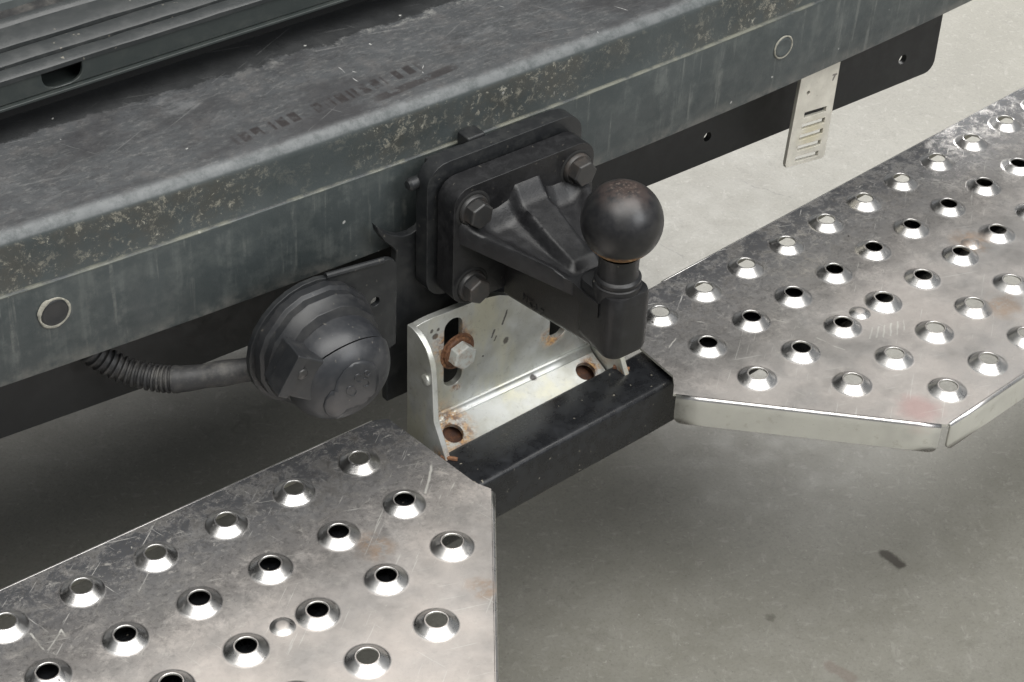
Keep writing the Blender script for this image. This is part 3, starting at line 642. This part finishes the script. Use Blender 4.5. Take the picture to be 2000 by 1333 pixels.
# hinge block and hook on the left of the lid
hc = on(594,735,1,67)
def slab(c, du, dv, t, rot, nrm=Vector((-.15,-1,.05))):
    nn = nrm.normalized(); a = Vector((math.cos(rot),0,math.sin(rot))); a = (a-nn*a.dot(nn)).normalized(); b_ = nn.cross(a)
    return [c + a*p*du + b_*q*dv for p, q in ((-1,-1),(1,-1),(1,1),(-1,1))], -nn*t
pp, dd = slab(hc+Vector((-1,-2,0)), 12.5, 14, 22, math.radians(-32)); hg = MB().prism(pp, dd).obj('hinge_block', RUBBER, so, bevel=1.6, seg=3)
pp, dd = slab(hc+Vector((-10,-4,6)), 3.5, 14.5, 16, math.radians(-32)); MB().prism(pp, dd).obj('hinge_ear', RUBBER, hg, bevel=1)
MB().lathe([(3.6,-3),(3.6,1.6),(2.8,2.4),(.01,2.6)], 20, (hc+Vector((-3.5,-3,5.5)), Vector((-.1,-1,.3)).normalized(), Vector((1,0,0)), Vector((0,0,1)))).obj('hinge_pin', STEELB, hg)
hk = [on(*q,1,80) for q in ((580,768),(588,778),(596,778),(602,768),(603,756))]
MB().tube(hk, 2.2, 10).obj('hook', RUBBER, hg)
# corrugated cable conduit running up behind the bumper
cbk = thing('cable_conduit', 'dusty corrugated cable conduit entering the back of the trailer socket', 'conduit', (-240,128,-100))
ctl = [on(130,640,1,180), on(180,688,1,176), on(240,722,1,166), on(300,738,1,152), on(345,741,1,142), on(400,735,1,132), on(445,728,1,125), on(500,720,1,119)]
def cr(P, t):
    n = len(P)-1; s_ = t*n; i = min(int(s_), n-1); f_ = s_-i; p = [P[max(i-1,0)], P[i], P[i+1], P[min(i+2,n)]]
    return .5*((2*p[1])+(p[2]-p[0])*f_+(2*p[0]-5*p[1]+4*p[2]-p[3])*f_*f_+(3*p[1]-p[0]-3*p[2]+p[3])*f_**3)
nn = 170; pts = [cr(ctl, .575*k/nn) for k in range(nn+1)]
MB().tube(pts, lambda i: 7.0+1.7*sm(-.25,.35,math.sin(i*2*math.pi/9.0)), 20).obj('corrugated_hose', HOSE, cbk, smooth=60)
pts = [cr(ctl, .555+.445*k/24) for k in range(25)]
MB().tube(pts, lambda i: 7.9+.35*math.sin(i*.55)+(.7 if i < 2 else 0), 20).obj('sleeve', HOSE, cbk, smooth=60)

# ------------------------------------------------------------------ the two tread steps
RD, RH, HT = 14.6, 6.3, 4.9
dm = MB()
DPROF = [(RD,0),(RD-1.2,.22),(RD-2.4,.9),(RH+1.8,HT-.55),(RH+1.0,HT-.08),(RH+.35,HT),(RH,HT-.35),(RH+.2,HT-1.6),(RH+1.4,HT-2.6)]
dm.lathe(DPROF, 40)
sd = MB().lathe([(8,0),(7.2,.25),(5.6,1.3),(3.6,2.1),(1.8,2.5),(.01,2.6)], 28)
DM = SDM = None
def step(name, label, org, yaw, outline, dimples, smalls, flanges):
    """outline, dimples in world mm (x, y); flanges: list of (a, b, inset at a, inset at b)"""
    root = thing(name, label, 'step', org, 'perforated steps either side of the hitch'); root.rotation_euler.z = yaw
    cs, sn = math.cos(-yaw), math.sin(-yaw)
    loc = lambda p: ((p[0]-org[0])*cs-(p[1]-org[1])*sn, (p[0]-org[0])*sn+(p[1]-org[1])*cs)
    O = [(*loc(p), 0) for p in outline]; D_ = [loc(p) for p in dimples]; S_ = [loc(p) for p in smalls]
    holes = [circ((x,y,0), RD, 40, (1,0,0), (0,1,0)) for x, y in D_] + [circ((x,y,0), 8, 28, (1,0,0), (0,1,0)) for x, y in S_]
    mb = MB(); mb.prism(O, (0,0,-2), holes)
    def local_obj(mb_, nm, mat, par, **k):
        o_ = mb_.obj(nm, mat, None, loc=(0,0,0), **k); o_.location = (0,0,0); o_.parent = par; return o_
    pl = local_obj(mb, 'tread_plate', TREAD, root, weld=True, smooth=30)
    global DM, SDM
    for D__, src, nm in ((D_, dm, 'dimple'), (S_, sd, 'small_dimple')):
        first = DM if nm == 'dimple' else SDM
        for x, y in D__:
            if first is None:
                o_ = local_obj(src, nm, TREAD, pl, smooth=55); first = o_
            else: o_ = first.copy(); col.objects.link(o_); o_.parent = pl
            o_.location = (x*S, y*S, 0); o_.scale.z = random.uniform(.88, 1.08)
        if nm == 'dimple': DM = first
        else: SDM = first
    for a, b, ia, ib in flanges:
        a, b = Vector((*loc(a), 0)), Vector((*loc(b), 0)); d = (b-a); Ln = d.length; d.normalize(); nrm = Vector((d.y,-d.x,0))   # outward to the right of a->b
        hgt, r, rc = 21.0, 2.6, 6.0; rows = []
        for k in range(5): an = math.radians(90*k/4); rows.append((r*math.sin(an), -r*(1-math.cos(an)), 0))
        for k in range(1, 4): rows.append((r, -r-(hgt-rc)*k/3, 0))
        for k in range(1, 7): an = math.radians(90*k/6); rows.append((r, -r-(hgt-rc)-rc*math.sin(an), rc*(1-math.cos(an))))
        g = []
        for ou, dz, ins in rows:
            g.append([a + d*(ia+ins+(Ln-ia-ib-2*ins)*t/10) + nrm*ou + Vector((0,0,dz)) for t in range(11)])
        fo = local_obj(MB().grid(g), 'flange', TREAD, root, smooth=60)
        md = fo.modifiers.new('s', 'SOLIDIFY'); md.thickness = 2*S; md.offset = 1 if False else -1
    return root
ZS = -190
# left step: 50 mm pitch
ld = [(-130-50*k, 91.4) for k in range(8)] + [(-129.2-49.8*k, 41.8) for k in range(8)] + [(-127.5-49.6*k, -7) for k in range(8)] + [(-174.8-49.5*k, -55.6) for k in range(7)] + [(-223-49.5*k, -102) for k in range(6)]
lo_ = [(-560,120),(-97,121),(-89,117),(-80.5,33),(-78,27),(-75.5,21.5),(-187,-129),(-560,-129)]
ls = [on(552,1225,2,ZS)]
step('tread_step', 'perforated stainless step beside the trailer socket, cut back at its inner end', (-300,0,ZS), 0.0, lo_, ld, [(p.x,p.y) for p in ls],
     [((-187,-129),(-75.5,21.5),3,2), ((-560,-129),(-187,-129),0,3), ((-97,121),(-560,120),2,0)])
# right step: turned a little, pitch about 46 mm
yw = math.radians(4.7); ux, uy = 45.6*math.cos(yw), 45.6*math.sin(yw); vx, vy = 46.9*math.sin(yw), -46.9*math.cos(yw)
rd = []
for j in range(5):
    for i in range(0 if j < 3 else j-2, 12): rd.append((134.9+ux*i+vx*j, 98.2+uy*i+vy*j))
inner = [(100,122),(99,78),(97,41),(91,33),(84,26)]
c1 = on(1848,830,2,ZS); far = Vector((math.cos(yw), math.sin(yw)))
ro = [(680,169),(163,128.5),(112,124)] + inner[1:] + [(c1.x,c1.y), (c1.x+far.x*440, c1.y+far.y*440)]
rs = [on(1679,612,2,ZS), on(1897,477,2,ZS)]
step('tread_step', 'perforated stainless step beside the tow ball, rust spot and pink smear on it', (350,20,ZS), yw, ro, rd, [(p.x,p.y) for p in rs],
     [((84,26),(c1.x,c1.y),2,3), ((c1.x,c1.y),(c1.x+far.x*440, c1.y+far.y*440),3,0), ((680,169),(163,128.5),0,2)])
